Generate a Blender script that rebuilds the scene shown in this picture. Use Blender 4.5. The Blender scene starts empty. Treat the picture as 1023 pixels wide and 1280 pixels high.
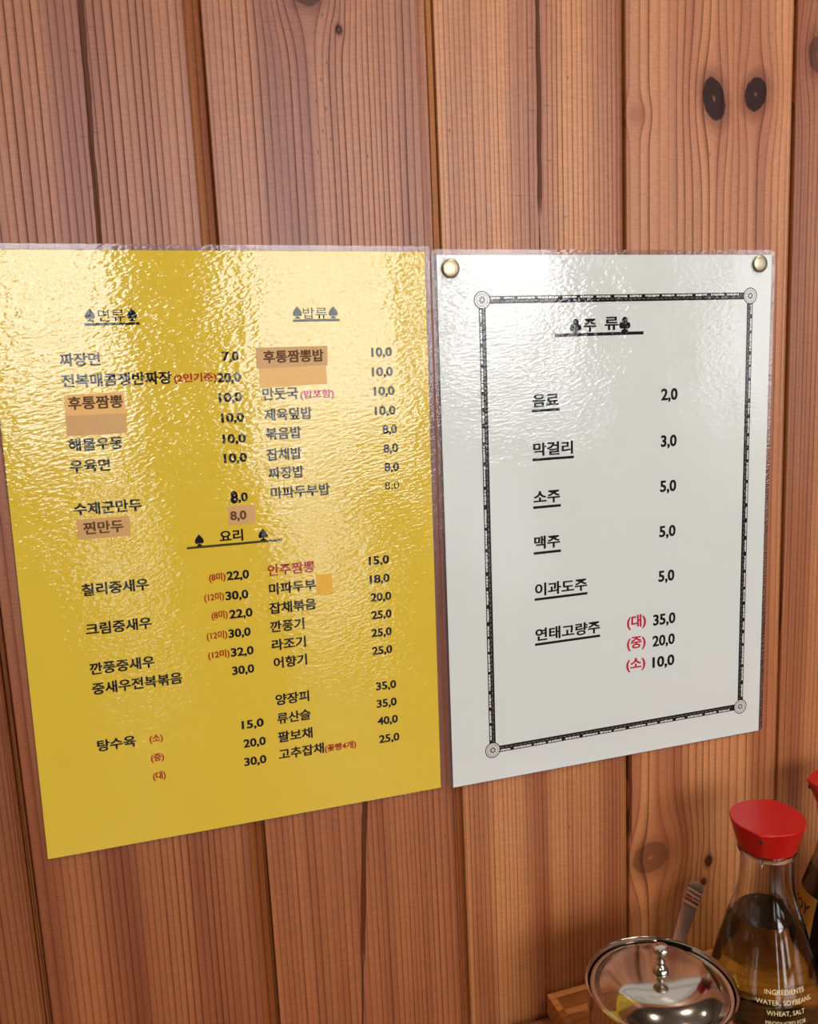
# Two laminated menu sheets on a pine board wall, with a condiment tray below (metres; X right, Z up, wall face at Y = 0)
import bpy, bmesh, math, random
from mathutils import Vector, Matrix
random.seed(7)
scene = bpy.context.scene
COL = scene.collection
PI = math.pi

# ------------------------------------------------------------------ camera, world, exposure
cam_data = bpy.data.cameras.new('camera')
cam = bpy.data.objects.new('camera', cam_data)
COL.objects.link(cam)
scene.camera = cam
cam_data.sensor_fit = 'VERTICAL'
cam_data.sensor_height = 24.0
cam_data.lens = 24.0 * 1102.58 / 1280.0
cam_data.clip_start = 0.02
RIGHT = Vector((0.952524, -0.301057, -0.045425))
UP = Vector((0.092606, 0.144348, 0.985184))
FWD = RIGHT.cross(UP) * -1.0
CAM = Vector((-0.15931, -0.44935, -0.0554))
m3 = Matrix((RIGHT, UP, -FWD)).transposed()
cam.matrix_world = Matrix.Translation(CAM) @ m3.to_4x4()

world = bpy.data.worlds.new('world')
scene.world = world
world.use_nodes = True
world.node_tree.nodes['Background'].inputs[0].default_value = (0.75, 0.85, 1.0, 1)
world.node_tree.nodes['Background'].inputs[1].default_value = 0.3
scene.view_settings.view_transform = 'Standard'
scene.view_settings.look = 'None'
scene.view_settings.gamma = 1.0
scene.view_settings.exposure = 0.14
scene.view_settings.use_curve_mapping = False
scene.cycles.use_denoising = True
scene.cycles.max_bounces = 10
scene.cycles.caustics_refractive = True
scene.cycles.sample_clamp_indirect = 6.0

# ------------------------------------------------------------------ room measures and light levels
FLOOR_Z, CEIL_Z = -1.215, 1.42
X0, X1, Y0 = -2.3, 4.3, -3.1
WINDOWS = [  # x0, x1, z0, z1, daylight level
    (-0.70, -0.13, -0.26, 1.05, 9.5),
    (0.22, 1.02, -0.46, 1.05, 8.5),
    (1.10, 1.74, -0.18, 1.05, 9.5),
    (2.45, 3.75, -0.45, 0.95, 4.0),
]
LOW_PANES = [(-0.34, -0.16, -1.12, -0.36, 3.4), (0.36, 0.74, -1.12, -0.56, 3.4), (1.20, 1.52, -0.95, -0.62, 3.0)]    # glowing panes added under three windows, for glare streaks on the menus
LAMPS = [(0.75, -0.75, 12.0), (-0.70, -0.75, 4.0), (0.55, -2.0, 3.0), (2.1, -1.3, 3.0)]   # x, y, watts

# ------------------------------------------------------------------ helpers
def link_props(o, label=None, cat=None, group=None, kind=None):
    if label: o['label'] = label
    if cat: o['category'] = cat
    if group: o['group'] = group
    if kind: o['kind'] = kind
    return o

def empty(name, loc, label, cat, group=None, rot=(0, 0, 0)):
    o = bpy.data.objects.new(name, None)
    o.empty_display_size = 0.02
    COL.objects.link(o)
    o.location = loc
    o.rotation_euler = rot
    return link_props(o, label, cat, group)

def mesh_obj(name, me, mat, parent=None):
    o = bpy.data.objects.new(name, me)
    COL.objects.link(o)
    if mat is not None and not me.materials:
        me.materials.append(mat)
    if parent is not None:
        o.parent = parent
    return o

def bm_obj(name, bm, mat, parent=None, smooth=False, sharp=None):
    me = bpy.data.meshes.new(name)
    bmesh.ops.recalc_face_normals(bm, faces=bm.faces)
    bm.to_mesh(me)
    bm.free()
    if smooth:
        me.polygons.foreach_set('use_smooth', [True] * len(me.polygons))
        if sharp is not None:
            try:
                me.set_sharp_from_angle(angle=math.radians(sharp))
            except Exception:
                pass
    return mesh_obj(name, me, mat, parent)

def add_box(bm, a, b, bevel=0.0):
    a, b = Vector(a), Vector(b)
    r = bmesh.ops.create_cube(bm, size=1.0)
    vs = r['verts']
    c, s = (a + b) / 2, b - a
    for v in vs:
        v.co = Vector((v.co.x * s.x, v.co.y * s.y, v.co.z * s.z)) + c
    if bevel > 0:
        es = {e for v in vs for e in v.link_edges}
        bmesh.ops.bevel(bm, geom=list(es), offset=bevel, segments=2, affect='EDGES', profile=0.6)

def add_lathe(bm, prof, n=64, c=(0, 0, 0), close_ends=True, rfun=None):
    """prof: list of (r, z); rfun(i, angle) -> radius factor"""
    rings = []
    for i, (r, z) in enumerate(prof):
        if r < 1e-7:
            rings.append([bm.verts.new((c[0], c[1], c[2] + z))])
            continue
        ring = []
        for k in range(n):
            a = 2 * PI * k / n
            f = rfun(i, a) if rfun else 1.0
            ring.append(bm.verts.new((c[0] + r * f * math.cos(a), c[1] + r * f * math.sin(a), c[2] + z)))
        rings.append(ring)
    for A, B in zip(rings, rings[1:]):
        if len(A) == 1 and len(B) == 1:
            continue
        for k in range(n):
            k2 = (k + 1) % n
            if len(A) == 1:
                bm.faces.new((A[0], B[k2], B[k]))
            elif len(B) == 1:
                bm.faces.new((A[k], A[k2], B[0]))
            else:
                bm.faces.new((A[k], A[k2], B[k2], B[k]))
    if close_ends:
        for ring in (rings[0], rings[-1]):
            if len(ring) > 1:
                bm.faces.new(ring)

def smooth_profile(pts, sub=6):
    """Catmull-Rom through (r, z) points"""
    out = []
    P = [pts[0]] + list(pts) + [pts[-1]]
    for i in range(1, len(P) - 2):
        p0, p1, p2, p3 = P[i - 1], P[i], P[i + 1], P[i + 2]
        for k in range(sub):
            t = k / sub
            out.append(tuple(0.5 * (2 * p1[j] + (p2[j] - p0[j]) * t + (2 * p0[j] - 5 * p1[j] + 4 * p2[j] - p3[j]) * t * t
                                    + (3 * p1[j] - p0[j] - 3 * p2[j] + p3[j]) * t ** 3) for j in (0, 1)))
    out.append(pts[-1])
    return out

# ------------------------------------------------------------------ node helper
class NT:
    def __init__(self, name):
        self.mat = bpy.data.materials.new(name)
        self.mat.use_nodes = True
        self.t = self.mat.node_tree
        self.t.nodes.clear()
        self.out = self.t.nodes.new('ShaderNodeOutputMaterial')
    def new(self, typ, **kw):
        n = self.t.nodes.new(typ)
        for k, v in kw.items():
            setattr(n, k, v)
        return n
    def put(self, sock, v):
        if isinstance(v, bpy.types.NodeSocket):
            self.t.links.new(v, sock)
        elif v is not None:
            sock.default_value = v
    def m(self, op, a, b=None, c=None, clamp=False):
        n = self.new('ShaderNodeMath', operation=op, use_clamp=clamp)
        for i, v in enumerate((a, b, c)):
            if v is not None:
                self.put(n.inputs[i], v)
        return n.outputs[0]
    def add(self, *a):
        r = a[0]
        for b in a[1:]:
            r = self.m('ADD', r, b)
        return r
    def mul(self, *a):
        r = a[0]
        for b in a[1:]:
            r = self.m('MULTIPLY', r, b)
        return r
    def sub(self, a, b):
        return self.m('SUBTRACT', a, b)
    def vec(self, x, y, z):
        n = self.new('ShaderNodeCombineXYZ')
        for i, v in enumerate((x, y, z)):
            self.put(n.inputs[i], v)
        return n.outputs[0]
    def noise(self, vec, scale=1.0, detail=2.0, rough=0.5):
        n = self.new('ShaderNodeTexNoise')
        self.put(n.inputs['Vector'], vec)
        n.inputs['Scale'].default_value = scale
        n.inputs['Detail'].default_value = detail
        n.inputs['Roughness'].default_value = rough
        return n.outputs['Fac']
    def white(self, x, y, z=0.0):
        n = self.new('ShaderNodeTexWhiteNoise')
        self.put(n.inputs['Vector'], self.vec(x, y, z))
        return n.outputs['Value']
    def step(self, v, a, b, lo=0.0, hi=1.0):
        n = self.new('ShaderNodeMapRange', interpolation_type='SMOOTHSTEP')
        for i, q in enumerate((v, a, b, lo, hi)):
            self.put(n.inputs[i], q)
        return n.outputs[0]
    def mix(self, f, a, b, mode='MIX'):
        n = self.new('ShaderNodeMix', data_type='RGBA', blend_type=mode)
        self.put(n.inputs[0], f)
        self.put(n.inputs[6], a)
        self.put(n.inputs[7], b)
        return n.outputs[2]
    def bump(self, h, dist, strength=1.0, normal=None):
        n = self.new('ShaderNodeBump')
        n.inputs['Strength'].default_value = strength
        n.inputs['Distance'].default_value = dist
        self.put(n.inputs['Height'], h)
        if normal is not None:
            self.put(n.inputs['Normal'], normal)
        return n.outputs[0]
    def pos(self):
        g = self.new('ShaderNodeNewGeometry')
        s = self.new('ShaderNodeSeparateXYZ')
        self.t.links.new(g.outputs['Position'], s.inputs[0])
        return s.outputs[0], s.outputs[1], s.outputs[2], g.outputs['Position']
    def obj(self):
        g = self.new('ShaderNodeTexCoord')
        s = self.new('ShaderNodeSeparateXYZ')
        self.t.links.new(g.outputs['Object'], s.inputs[0])
        return s.outputs[0], s.outputs[1], s.outputs[2], g.outputs['Object']
    def bsdf(self, **kw):
        b = self.new('ShaderNodeBsdfPrincipled')
        for k, v in kw.items():
            self.put(b.inputs[k.replace('_', ' ')], v)
        self.t.links.new(b.outputs[0], self.out.inputs[0])
        return b

def C(r, g, b):
    """sRGB 0-255 to linear RGBA"""
    f = lambda v: (v / 255 / 12.92) if v <= 10.3 else (((v / 255) + 0.055) / 1.055) ** 2.4
    return (f(r), f(g), f(b), 1.0)

# ------------------------------------------------------------------ pine boards of the wall
BOARD_X = [-0.2275, -0.1110, 0.0035, 0.1130, 0.2248]           # right edges of the grooves
while BOARD_X[0] > X0 - 0.1:
    BOARD_X.insert(0, BOARD_X[0] - 0.1135)
while BOARD_X[-1] < X1 + 0.1:
    BOARD_X.append(BOARD_X[-1] + 0.1135)
B0 = min(range(len(BOARD_X)), key=lambda i: abs(BOARD_X[i] + 0.2275))   # index of the first seam in view

# knots: board offset from B0, x, z, half width, half height, tilt, spread of grain, dark amount
KNOTS = [
    (3, 0.1695, 0.0835, 0.0080, 0.0130, 0.25, 0.9, 1.0),
    (3, 0.1973, 0.0872, 0.0080, 0.0105, -0.35, 0.9, 1.0),
    (4, 0.2400, 0.1107, 0.0075, 0.0110, 0.1, 0.9, 0.75),
    (3, 0.1286, -0.3705, 0.0145, 0.0115, 0.1, 0.85, 0.62),
    (3, 0.1717, -0.3826, 0.0032, 0.0038, 0.0, 0.9, 0.9),
    (3, 0.1682, -0.3966, 0.0022, 0.0028, 0.0, 0.9, 0.9),
    (1, -0.0600, 0.1240, 0.0090, 0.0085, 0.5, 0.9, 0.8),
    (1, -0.0455, 0.1065, 0.0018, 0.0024, 0.0, 0.8, 0.9),
    (3, 0.1195, 0.0735, 0.0050, 0.0040, 0.0, 0.85, 0.15),
]
# resin specks and medullary flecks: board offset, x, z, half width, half height
FLECKS = [
    (2, 0.0668, 0.1252, 0.0022, 0.00055),
    (2, 0.0569, 0.104, 0.0022, 0.00055),
    (2, 0.0652, 0.076, 0.0022, 0.00055),
    (2, 0.0573, 0.0733, 0.0022, 0.00055),
    (2, 0.0663, 0.0485, 0.0022, 0.00055),
    (2, 0.0483, 0.0302, 0.0022, 0.00055),
    (2, 0.0755, 0.0195, 0.0022, 0.00055),
    (0, -0.1608, 0.1006, 0.0022, 0.00055),
    (0, -0.1685, 0.0901, 0.0022, 0.00055),
    (0, -0.1684, 0.0536, 0.0022, 0.00055),
    (0, -0.1671, 0.0316, 0.0022, 0.00055),
    (0, -0.1627, 0.0558, 0.0022, 0.00055),
    (1, -0.0535, 0.1126, 0.0005, 0.0011),
    (1, -0.0525, 0.0913, 0.0005, 0.0011),
    (1, -0.0557, 0.0835, 0.0005, 0.0011),
    (1, -0.059, 0.0733, 0.0005, 0.0011),
    (1, -0.0542, 0.0699, 0.0005, 0.0011),
    (1, -0.0564, 0.0595, 0.0005, 0.0011),
    (1, -0.0526, 0.0558, 0.0005, 0.0011),
    (1, -0.0595, 0.0496, 0.0005, 0.0011),
    (1, -0.0341, 0.0484, 0.0005, 0.0011),
    (2, 0.0782, 0.0905, 0.0005, 0.0011),
    (2, 0.0101, 0.0619, 0.0005, 0.0011),
    (3, 0.1672, 0.0539, 0.0005, 0.0011),
    (1, -0.0081, -0.3274, 0.0005, 0.0011),
    (1, -0.0208, -0.3483, 0.0005, 0.0011),
    (2, 0.0024, -0.3532, 0.0005, 0.0011),
    (2, 0.0718, -0.3373, 0.0005, 0.0011),
    (0, -0.1659, -0.3083, 0.0005, 0.0011),
    (0, -0.2305, -0.2627, 0.0005, 0.0011),
]
# pith streaks and one painted dark seam gap: board offset, x at z=0, slope dx/dz, half width, z low, z high
STREAKS = [
    (0, -0.1658, 0.018, 0.00130, -0.02, 9.0),
    (2, 0.0600, 0.011, 0.00135, 0.015, 9.0),
    (2, 0.0600, 0.011, 0.00050, -0.06, 0.02),
    (1, -0.0349, 0.0670, 0.00150, -0.40, -0.17),
    (3, 0.1142, 0.0, 0.00120, -0.362, -0.285),  # not pith: shade of the open seam gap, painted into the colour
    (1, -0.0349, 0.0670, 0.00060, -9.0, -0.38),
]

def pine_wall():
    n = NT('pine_boards')
    x, y, z, P = n.pos()
    at = n.new('ShaderNodeAttribute', attribute_name='board')
    b = at.outputs['Fac']
    tn = n.new('ShaderNodeAttribute', attribute_name='tint')
    tint, varnish = tn.outputs['Color'], tn.outputs['Alpha']
    b7 = n.mul(b, 7.31)
    # slow lean of the grain and fine waver
    w1 = n.noise(n.vec(n.mul(x, 6.0), b7, n.mul(z, 1.3)), 1.0, 2.0)
    w2 = n.noise(n.vec(n.mul(x, 90.0), b7, n.mul(z, 11.0)), 1.0, 1.0)
    xs = n.add(x, n.mul(n.sub(w1, 0.5), 0.009), n.mul(n.sub(w2, 0.5), 0.0007))
    dark = 0.0
    ringtint = 0.0
    for (bi, kx, kz, a, c, tl, sp, dk) in KNOTS:
        isb = n.m('COMPARE', b, float(bi), 0.3)
        dx, dz = n.sub(x, kx), n.sub(z, kz)
        ct, st = math.cos(tl), math.sin(tl)
        u = n.add(n.mul(dx, ct / a), n.mul(dz, st / a))
        v = n.add(n.mul(dx, -st / c), n.mul(dz, ct / c))
        r = n.m('SQRT', n.add(n.mul(u, u), n.mul(v, v)))
        rn = n.add(r, n.mul(n.sub(n.noise(P, 200.0, 2.0), 0.5), 0.25))
        # grain flows round the knot
        ux, vz = n.mul(dx, 1 / (a * 1.6)), n.mul(dz, 1 / (c * 2.3))
        g = n.m('EXPONENT', n.mul(n.add(n.mul(ux, ux), n.mul(vz, vz)), -1.0))
        xs = n.sub(xs, n.mul(dx, g, isb, sp))
        k = n.mul(n.step(rn, 0.82, 1.04, 1.0, 0.0), isb)
        core = n.step(rn, 0.06, 0.20, 1.0, 0.0)
        rim = n.mul(n.step(rn, 0.9, 1.75, 1.0, 0.0), isb, 0.42 * dk)
        dark = n.m('MAXIMUM', dark, n.m('MAXIMUM', n.mul(k, n.sub(1.0, n.mul(core, 0.45)), dk), rim))
        ringtint = n.m('MAXIMUM', ringtint, n.mul(n.m('EXPONENT', n.mul(r, r, -0.16)), isb, 0.55))
    speck = 0.0
    for (bi, kx, kz, a, c) in FLECKS:
        u, v = n.mul(n.sub(x, kx), 1 / a), n.mul(n.sub(z, kz), 1 / c)
        speck = n.m('MAXIMUM', speck, n.mul(n.step(n.add(n.mul(u, u), n.mul(v, v)), 0.2, 1.3, 1.0, 0.0), 0.8 if a < 0.001 else 0.45))
    # growth rings
    freq = n.mul(n.add(265.0, n.mul(n.white(b, 3.0), 90.0)), n.sub(1.0, n.mul(n.m('COMPARE', b, 3.0, 0.3), 0.38)))
    ph = n.add(n.mul(xs, freq), n.mul(n.noise(n.vec(n.mul(xs, 24.0), b7, 2.0), 1.0, 1.0), 4.0), n.mul(b, 3.7))
    ring = n.m('FLOOR', ph)
    t = n.m('FRACT', ph)
    late = n.mul(n.m('POWER', t, 4.5), n.step(t, 0.93, 1.0, 1.0, 0.0))
    late = n.mul(late, 1.7)
    wgt = n.add(0.38, n.mul(n.white(ring, b), 0.62))
    ghost = n.add(0.55, n.mul(n.noise(n.vec(n.mul(x, 14.0), b7, n.mul(z, 4.0)), 1.0, 2.0), 0.8))
    line = n.m('MINIMUM', n.mul(late, wgt, ghost), 1.0)
    # broad heartwood streaks and fibre
    broad = n.noise(n.vec(n.mul(xs, 42.0), b7, n.mul(z, 1.3)), 1.0, 3.0, 0.6)
    fib = n.noise(n.vec(n.mul(x, 1500.0), b7, n.mul(z, 45.0)), 1.0, 2.0)
    fleck = n.noise(n.vec(n.mul(x, 230.0), b7, n.mul(z, 900.0)), 1.0, 2.0)
    early = n.mix(n.step(broad, 0.35, 0.70), C(184, 120, 74), C(142, 78, 44))
    early = n.mix(ringtint, early, C(150, 74, 36))
    col = n.mix(n.mul(line, 0.78), early, C(80, 38, 19))
    f = n.add(0.82, n.mul(fib, 0.24), n.mul(n.step(fleck, 0.35, 0.7), 0.15))  # transverse flecks paint a woven sheen into the colour
    col = n.mix(1.0, col, n.vec(f, f, f), 'MULTIPLY')
    col = n.mix(1.0, col, tint, 'MULTIPLY')
    col = n.mix(speck, col, C(84, 42, 24))
    col = n.mix(dark, col, C(50, 24, 20))
    # pith streaks, and the painted dark of a seam gap
    sk = 0.0
    for (bi, sx, sl, hw, za, zb) in STREAKS:
        isb = n.m('COMPARE', b, float(bi), 0.3)
        cx = n.add(sx, n.mul(z, sl), n.mul(n.sub(n.noise(n.vec(0.3 * bi, 0.0, n.mul(z, 30.0)), 1.0, 2.0), 0.5), 0.0022))
        d = n.m('ABSOLUTE', n.sub(x, cx))
        wd = n.mul(n.add(0.55, n.mul(n.noise(n.vec(5.0 + bi, 0.0, n.mul(z, 38.0)), 1.0, 2.0), 0.9)), hw)
        inside = n.m('LESS_THAN', d, wd)
        zr = n.mul(n.step(z, za, za + 0.015), n.step(z, zb - 0.015, zb, 1.0, 0.0))
        sk = n.m('MAXIMUM', sk, n.mul(inside, zr, isb))
    col = n.mix(n.mul(sk, 0.9), col, C(82, 42, 24))
    h = n.add(n.mul(line, -0.6), n.mul(fib, 0.25), n.mul(fleck, 1.0), n.mul(sk, -3.0), n.mul(dark, -0.5))
    nr = n.bump(h, 0.00016, 0.8)
    rg = n.add(0.34, n.mul(line, 0.12), n.mul(fleck, 0.08))
    n.bsdf(Base_Color=col, Roughness=rg, Normal=nr, Specular_IOR_Level=n.mul(0.70, varnish, n.sub(1.0, n.mul(line, 0.7)), n.sub(1.0, n.mul(sk, 0.8)), n.sub(1.0, n.mul(dark, 0.75))))
    return n.mat

def simple_wood(name, light, darkc, scale=1.0, axis='x', rough=0.45, spec=0.4):
    n = NT(name)
    x, y, z, P = n.obj()
    a, l = {'x': (y, x), 'y': (x, y), 'z': (x, z)}[axis]
    xs = n.add(a, n.mul(z, 0.6) if axis != 'z' else n.mul(y, 0.6), n.mul(n.sub(n.noise(n.vec(n.mul(a, 8), 0.0, n.mul(l, 4)), 1.0, 2.0), 0.5), 0.02))
    t = n.m('FRACT', n.mul(xs, 240.0 * scale))
    late = n.mul(n.m('POWER', t, 4.0), n.step(t, 0.9, 1.0, 1.0, 0.0))
    fib = n.noise(n.vec(n.mul(a, 900.0), n.mul(l, 30.0), n.mul(z, 300.0)), 1.0, 2.0)
    col = n.mix(n.mul(late, 0.8), light, darkc)
    f = n.add(0.8, n.mul(fib, 0.4))
    col = n.mix(1.0, col, n.vec(f, f, f), 'MULTIPLY')
    n.bsdf(Base_Color=col, Roughness=rough, Specular_IOR_Level=spec, Normal=n.bump(n.add(fib, n.mul(late, -1.0)), 0.00008, 0.6))
    return n.mat

def film_bump(n):
    """pebbled skin of a laminating pouch, the same over paper and print"""
    x, y, z, P = n.pos()
    zz = n.add(z, n.mul(x, -0.16))
    a = n.noise(n.vec(n.mul(x, 270.0), 0.0, n.mul(zz, 700.0)), 1.0, 1.5, 0.5)
    c = n.noise(n.vec(n.mul(x, 26.0), 4.0, n.mul(z, 22.0)), 1.0, 1.0, 0.5)
    amp = n.add(0.35, n.mul(n.noise(n.vec(n.mul(x, 11.0), 9.0, n.mul(z, 9.0)), 1.0, 1.0), 1.3))
    h = n.add(n.mul(a, amp), n.mul(c, 3.2))
    return n.bump(h, 0.000165, 1.0)

def laminated(name, col, mottled=0.0, gloss=1.0):
    n = NT(name)
    cc = col
    if mottled:
        P = n.pos()[3]
        f = n.add(1.0 - mottled / 2, n.mul(n.noise(P, 60.0, 3.0), mottled))
        cc = n.mix(1.0, col, n.vec(f, f, f), 'MULTIPLY')
    nr = film_bump(n)
    n.bsdf(Base_Color=cc, Roughness=0.7, Specular_IOR_Level=0.1, Coat_Weight=gloss, Coat_Roughness=0.035, Coat_IOR=1.63, Coat_Normal=nr)
    return n.mat

def plain(name, col, rough=0.5, metal=0.0, spec=0.5, **kw):
    n = NT(name)
    n.bsdf(Base_Color=col, Roughness=rough, Metallic=metal, Specular_IOR_Level=spec, **kw)
    return n.mat

def film_edge():
    n = NT('clear_film')
    nr = film_bump(n)
    tr = n.new('ShaderNodeBsdfTransparent')
    tr.inputs[0].default_value = (0.95, 0.93, 0.94, 1)
    gl = n.new('ShaderNodeBsdfGlossy')
    gl.inputs['Roughness'].default_value = 0.12
    n.put(gl.inputs['Normal'], nr)
    df = n.new('ShaderNodeBsdfDiffuse')
    df.inputs[0].default_value = C(225, 205, 215)
    fr = n.new('ShaderNodeFresnel')
    fr.inputs[0].default_value = 1.5
    n.put(fr.inputs['Normal'], nr)
    m1 = n.new('ShaderNodeMixShader')
    m1.inputs[0].default_value = 0.03
    n.t.links.new(tr.outputs[0], m1.inputs[1])
    n.t.links.new(df.outputs[0], m1.inputs[2])
    m2 = n.new('ShaderNodeMixShader')
    n.t.links.new(fr.outputs[0], m2.inputs[0])
    n.t.links.new(m1.outputs[0], m2.inputs[1])
    n.t.links.new(gl.outputs[0], m2.inputs[2])
    n.t.links.new(m2.outputs[0], n.out.inputs[0])
    return n.mat

def glass(name, col, ior=1.5, rough=0.0):
    n = NT(name)
    n.bsdf(Base_Color=col, Roughness=rough, Transmission_Weight=1.0, IOR=ior)
    return n.mat

def liquid_mat(name, col, ior, absorb, density):
    n = NT(name)
    n.bsdf(Base_Color=col, Roughness=0.0, Transmission_Weight=1.0, IOR=ior)
    v = n.new('ShaderNodeVolumeAbsorption')
    v.inputs['Color'].default_value = absorb
    v.inputs['Density'].default_value = density
    n.t.links.new(v.outputs[0], n.out.inputs['Volume'])
    return n.mat

def emit(name, col, s):
    n = NT(name)
    e = n.new('ShaderNodeEmission')
    e.inputs[0].default_value = col
    e.inputs[1].default_value = s
    n.t.links.new(e.outputs[0], n.out.inputs[0])
    return n.mat

def steel():
    n = NT('polished_steel')
    x, y, z, P = n.obj()
    f = n.noise(P, 130.0, 3.0)
    n.bsdf(Base_Color=C(205, 196, 188), Metallic=1.0, Roughness=n.add(0.06, n.mul(f, 0.10)))
    return n.mat

MAT = {
    'pine': pine_wall(),
    'yellow': laminated('yellow_paper', C(224, 192, 60), 0.05),
    'white': laminated('white_paper', C(218, 224, 220), 0.03),
    'k': laminated('black_print', C(22, 20, 20), 0.0, 0.55),
    'r': laminated('red_print', C(168, 52, 30), 0.0, 0.55),
    'c': laminated('crimson_print', C(190, 30, 62), 0.0, 0.55),
    'p': laminated('pink_print', C(190, 70, 95), 0.0, 0.55),
    'b': plain('brown_print', C(98, 66, 34), 0.6, spec=0.2),
    'o': laminated('olive_rule', C(70, 62, 28)),
    'light': laminated('pale_print', C(214, 214, 208)),
    'grey': laminated('grey_print', C(120, 118, 122)),
    'film': film_edge(),
    'brass': plain('aged_brass', C(186, 174, 146), 0.38, 1.0),
    'steel': steel(),
    'tray': simple_wood('tray_wood', C(196, 128, 70), C(140, 78, 36), 0.8, 'x'),
    'table': simple_wood('table_wood', C(150, 92, 54), C(96, 52, 28), 0.35, 'x', 0.22, 0.5),
    'floor': simple_wood('floor_wood', C(120, 84, 58), C(78, 50, 34), 0.1, 'x', 0.25, 0.5),
    'plaster': plain('plaster', C(128, 112, 96), 0.85, spec=0.2),
    'ceiling': plain('ceiling_paint', C(120, 110, 100), 0.9, spec=0.1),
    'frame': plain('window_frame_paint', C(110, 80, 56), 0.5),
    'red': plain('red_plastic', C(186, 8, 11), 0.28, spec=0.5),
    'hole': plain('dark_opening', C(70, 6, 8), 0.6),
    'glass': glass('clear_glass', (0.97, 0.98, 0.97, 1), 1.5, 0.02),
    'vinegar': liquid_mat('pale_vinegar', (1, 1, 1, 1), 1.34, (0.87, 0.86, 0.05, 1), 22.0),
    'soy': plain('soy_sauce', C(16, 6, 4), 0.06, spec=0.5),
    'gold': plain('gold_label', C(196, 140, 58), 0.4, spec=0.4),
    'cream': plain('cream_print', C(238, 222, 168), 0.5),
    'ink': plain('label_ink', C(40, 22, 12), 0.5),
}

def tape_mat(name, col):
    n = NT(name)
    P = n.pos()[3]
    f = n.add(0.94, n.mul(n.noise(P, 420.0, 3.0), 0.12))
    x, y, z, _ = n.pos()
    cr = n.noise(n.vec(n.mul(x, 900.0), 0.0, n.mul(z, 250.0)), 1.0, 2.0)
    n.bsdf(Base_Color=n.mix(1.0, col, n.vec(f, f, f), 'MULTIPLY'), Roughness=0.42, Specular_IOR_Level=0.5, Normal=n.bump(cr, 0.00005, 0.7))
    return n.mat
MAT['tape'] = tape_mat('tan_tape', C(206, 158, 92))
MAT['tape_painted_shine'] = tape_mat('bright_tape', C(232, 180, 96))  # same finish as the tan tape, its shine painted as a lighter colour
MAT['tape_orange'] = tape_mat('orange_sticker', C(232, 176, 44))

# ------------------------------------------------------------------ the room
def build_wall_back():
    bm = bmesh.new()
    lay = bm.faces.layers.float.new('board')
    tl = bm.faces.layers.float_color.new('tint')
    # section of one board edge, measured from the right edge of the groove (negative = to the left)
    section = [(-0.0066, 0.0), (-0.0061, 0.0010), (-0.0050, 0.0012), (-0.0038, 0.0008), (-0.0033, 0.0016), (-0.0031, 0.0050),
               (-0.0028, 0.0050), (-0.0027, 0.0022), (-0.0007, 0.0022), (-0.0006, 0.0045), (-0.0003, 0.0045), (0.0, 0.0006), (0.0006, 0.0)]
    flat = [(-0.0086, 0.0), (-0.0084, 0.0012), (-0.0070, 0.0013), (-0.0050, 0.0013), (-0.0024, 0.0013), (-0.0022, 0.0016), (-0.0012, 0.0016),
            (-0.0009, 0.0012), (-0.0006, 0.0013), (-0.0005, 0.0030), (-0.0003, 0.0030), (0.0, 0.0005), (0.0005, 0.0)]
    bead = [(-0.0096, 0.0), (-0.0090, 0.0011), (-0.0076, 0.0012), (-0.0058, 0.0007), (-0.0046, 0.0005), (-0.0042, 0.0008), (-0.0040, 0.0024),
            (-0.0037, 0.0014), (-0.0012, 0.0014), (-0.0006, 0.0014), (-0.0003, 0.0024), (0.0, 0.0006), (0.0006, 0.0)]
    scale = {0: 1.0, 1: 1.0, 2: 1.0, 3: 0.85, 4: 0.80}
    tints = {-1: (0.60, 0.47, 0.38), 0: (0.80, 0.66, 0.55), 1: (0.85, 0.72, 0.63), 2: (1.16, 1.18, 1.12), 3: (1.22, 1.24, 1.18), 4: (0.98, 0.93, 0.87)}
    pts = []     # (x, depth, board index of the face that starts here)
    for i, sx in enumerate(BOARD_X):
        s = scale.get(i - B0, 1.0)
        for j, (dx, d) in enumerate({1: flat, 2: bead}.get(i - B0, section)):
            pts.append((sx + dx * s, d, (i - B0) if j >= 10 else (i - B0 - 1)))
    vs = []
    for (x, d, b) in pts:
        vs.append((bm.verts.new((x, d, FLOOR_Z)), bm.verts.new((x, d, CEIL_Z))))
    for k in range(len(pts) - 1):
        f = bm.faces.new((vs[k][0], vs[k + 1][0], vs[k + 1][1], vs[k][1]))
        b = pts[k][2]
        f[lay] = float(b)
        random.seed(b + 40)
        t = tints.get(b, tuple(0.85 + 0.25 * random.random() for _ in range(1)) * 3)
        bare = pts[k][1] > 0.0011 and pts[k + 1][1] > 0.0011
        g = 0.95 if bare else 1.0      # bare tongue, never varnished
        f[tl] = (t[0] * g, t[1] * g * (1.12 if bare else 1.0), t[2] * g, 0.2 if bare else 1.0)
    # back of the wall, so that it is a slab
    a, z = pts[0][0], pts[-1][0]
    q = [bm.verts.new(c) for c in ((a, 0.03, FLOOR_Z), (z, 0.03, FLOOR_Z), (z, 0.03, CEIL_Z), (a, 0.03, CEIL_Z))]
    bm.faces.new(q)
    me = bpy.data.meshes.new('wall_back')
    bmesh.ops.recalc_face_normals(bm, faces=bm.faces)
    bm.to_mesh(me)
    bm.free()
    o = mesh_obj('wall_back', me, MAT['pine'])
    # make sure the boards face the room
    if me.polygons[3].normal.y > 0:
        me.flip_normals()
    return link_props(o, kind='structure')
build_wall_back()

def structure(name, boxes, mat):
    bm = bmesh.new()
    for a, b in boxes:
        add_box(bm, a, b)
    return link_props(bm_obj(name, bm, mat), kind='structure')

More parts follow.
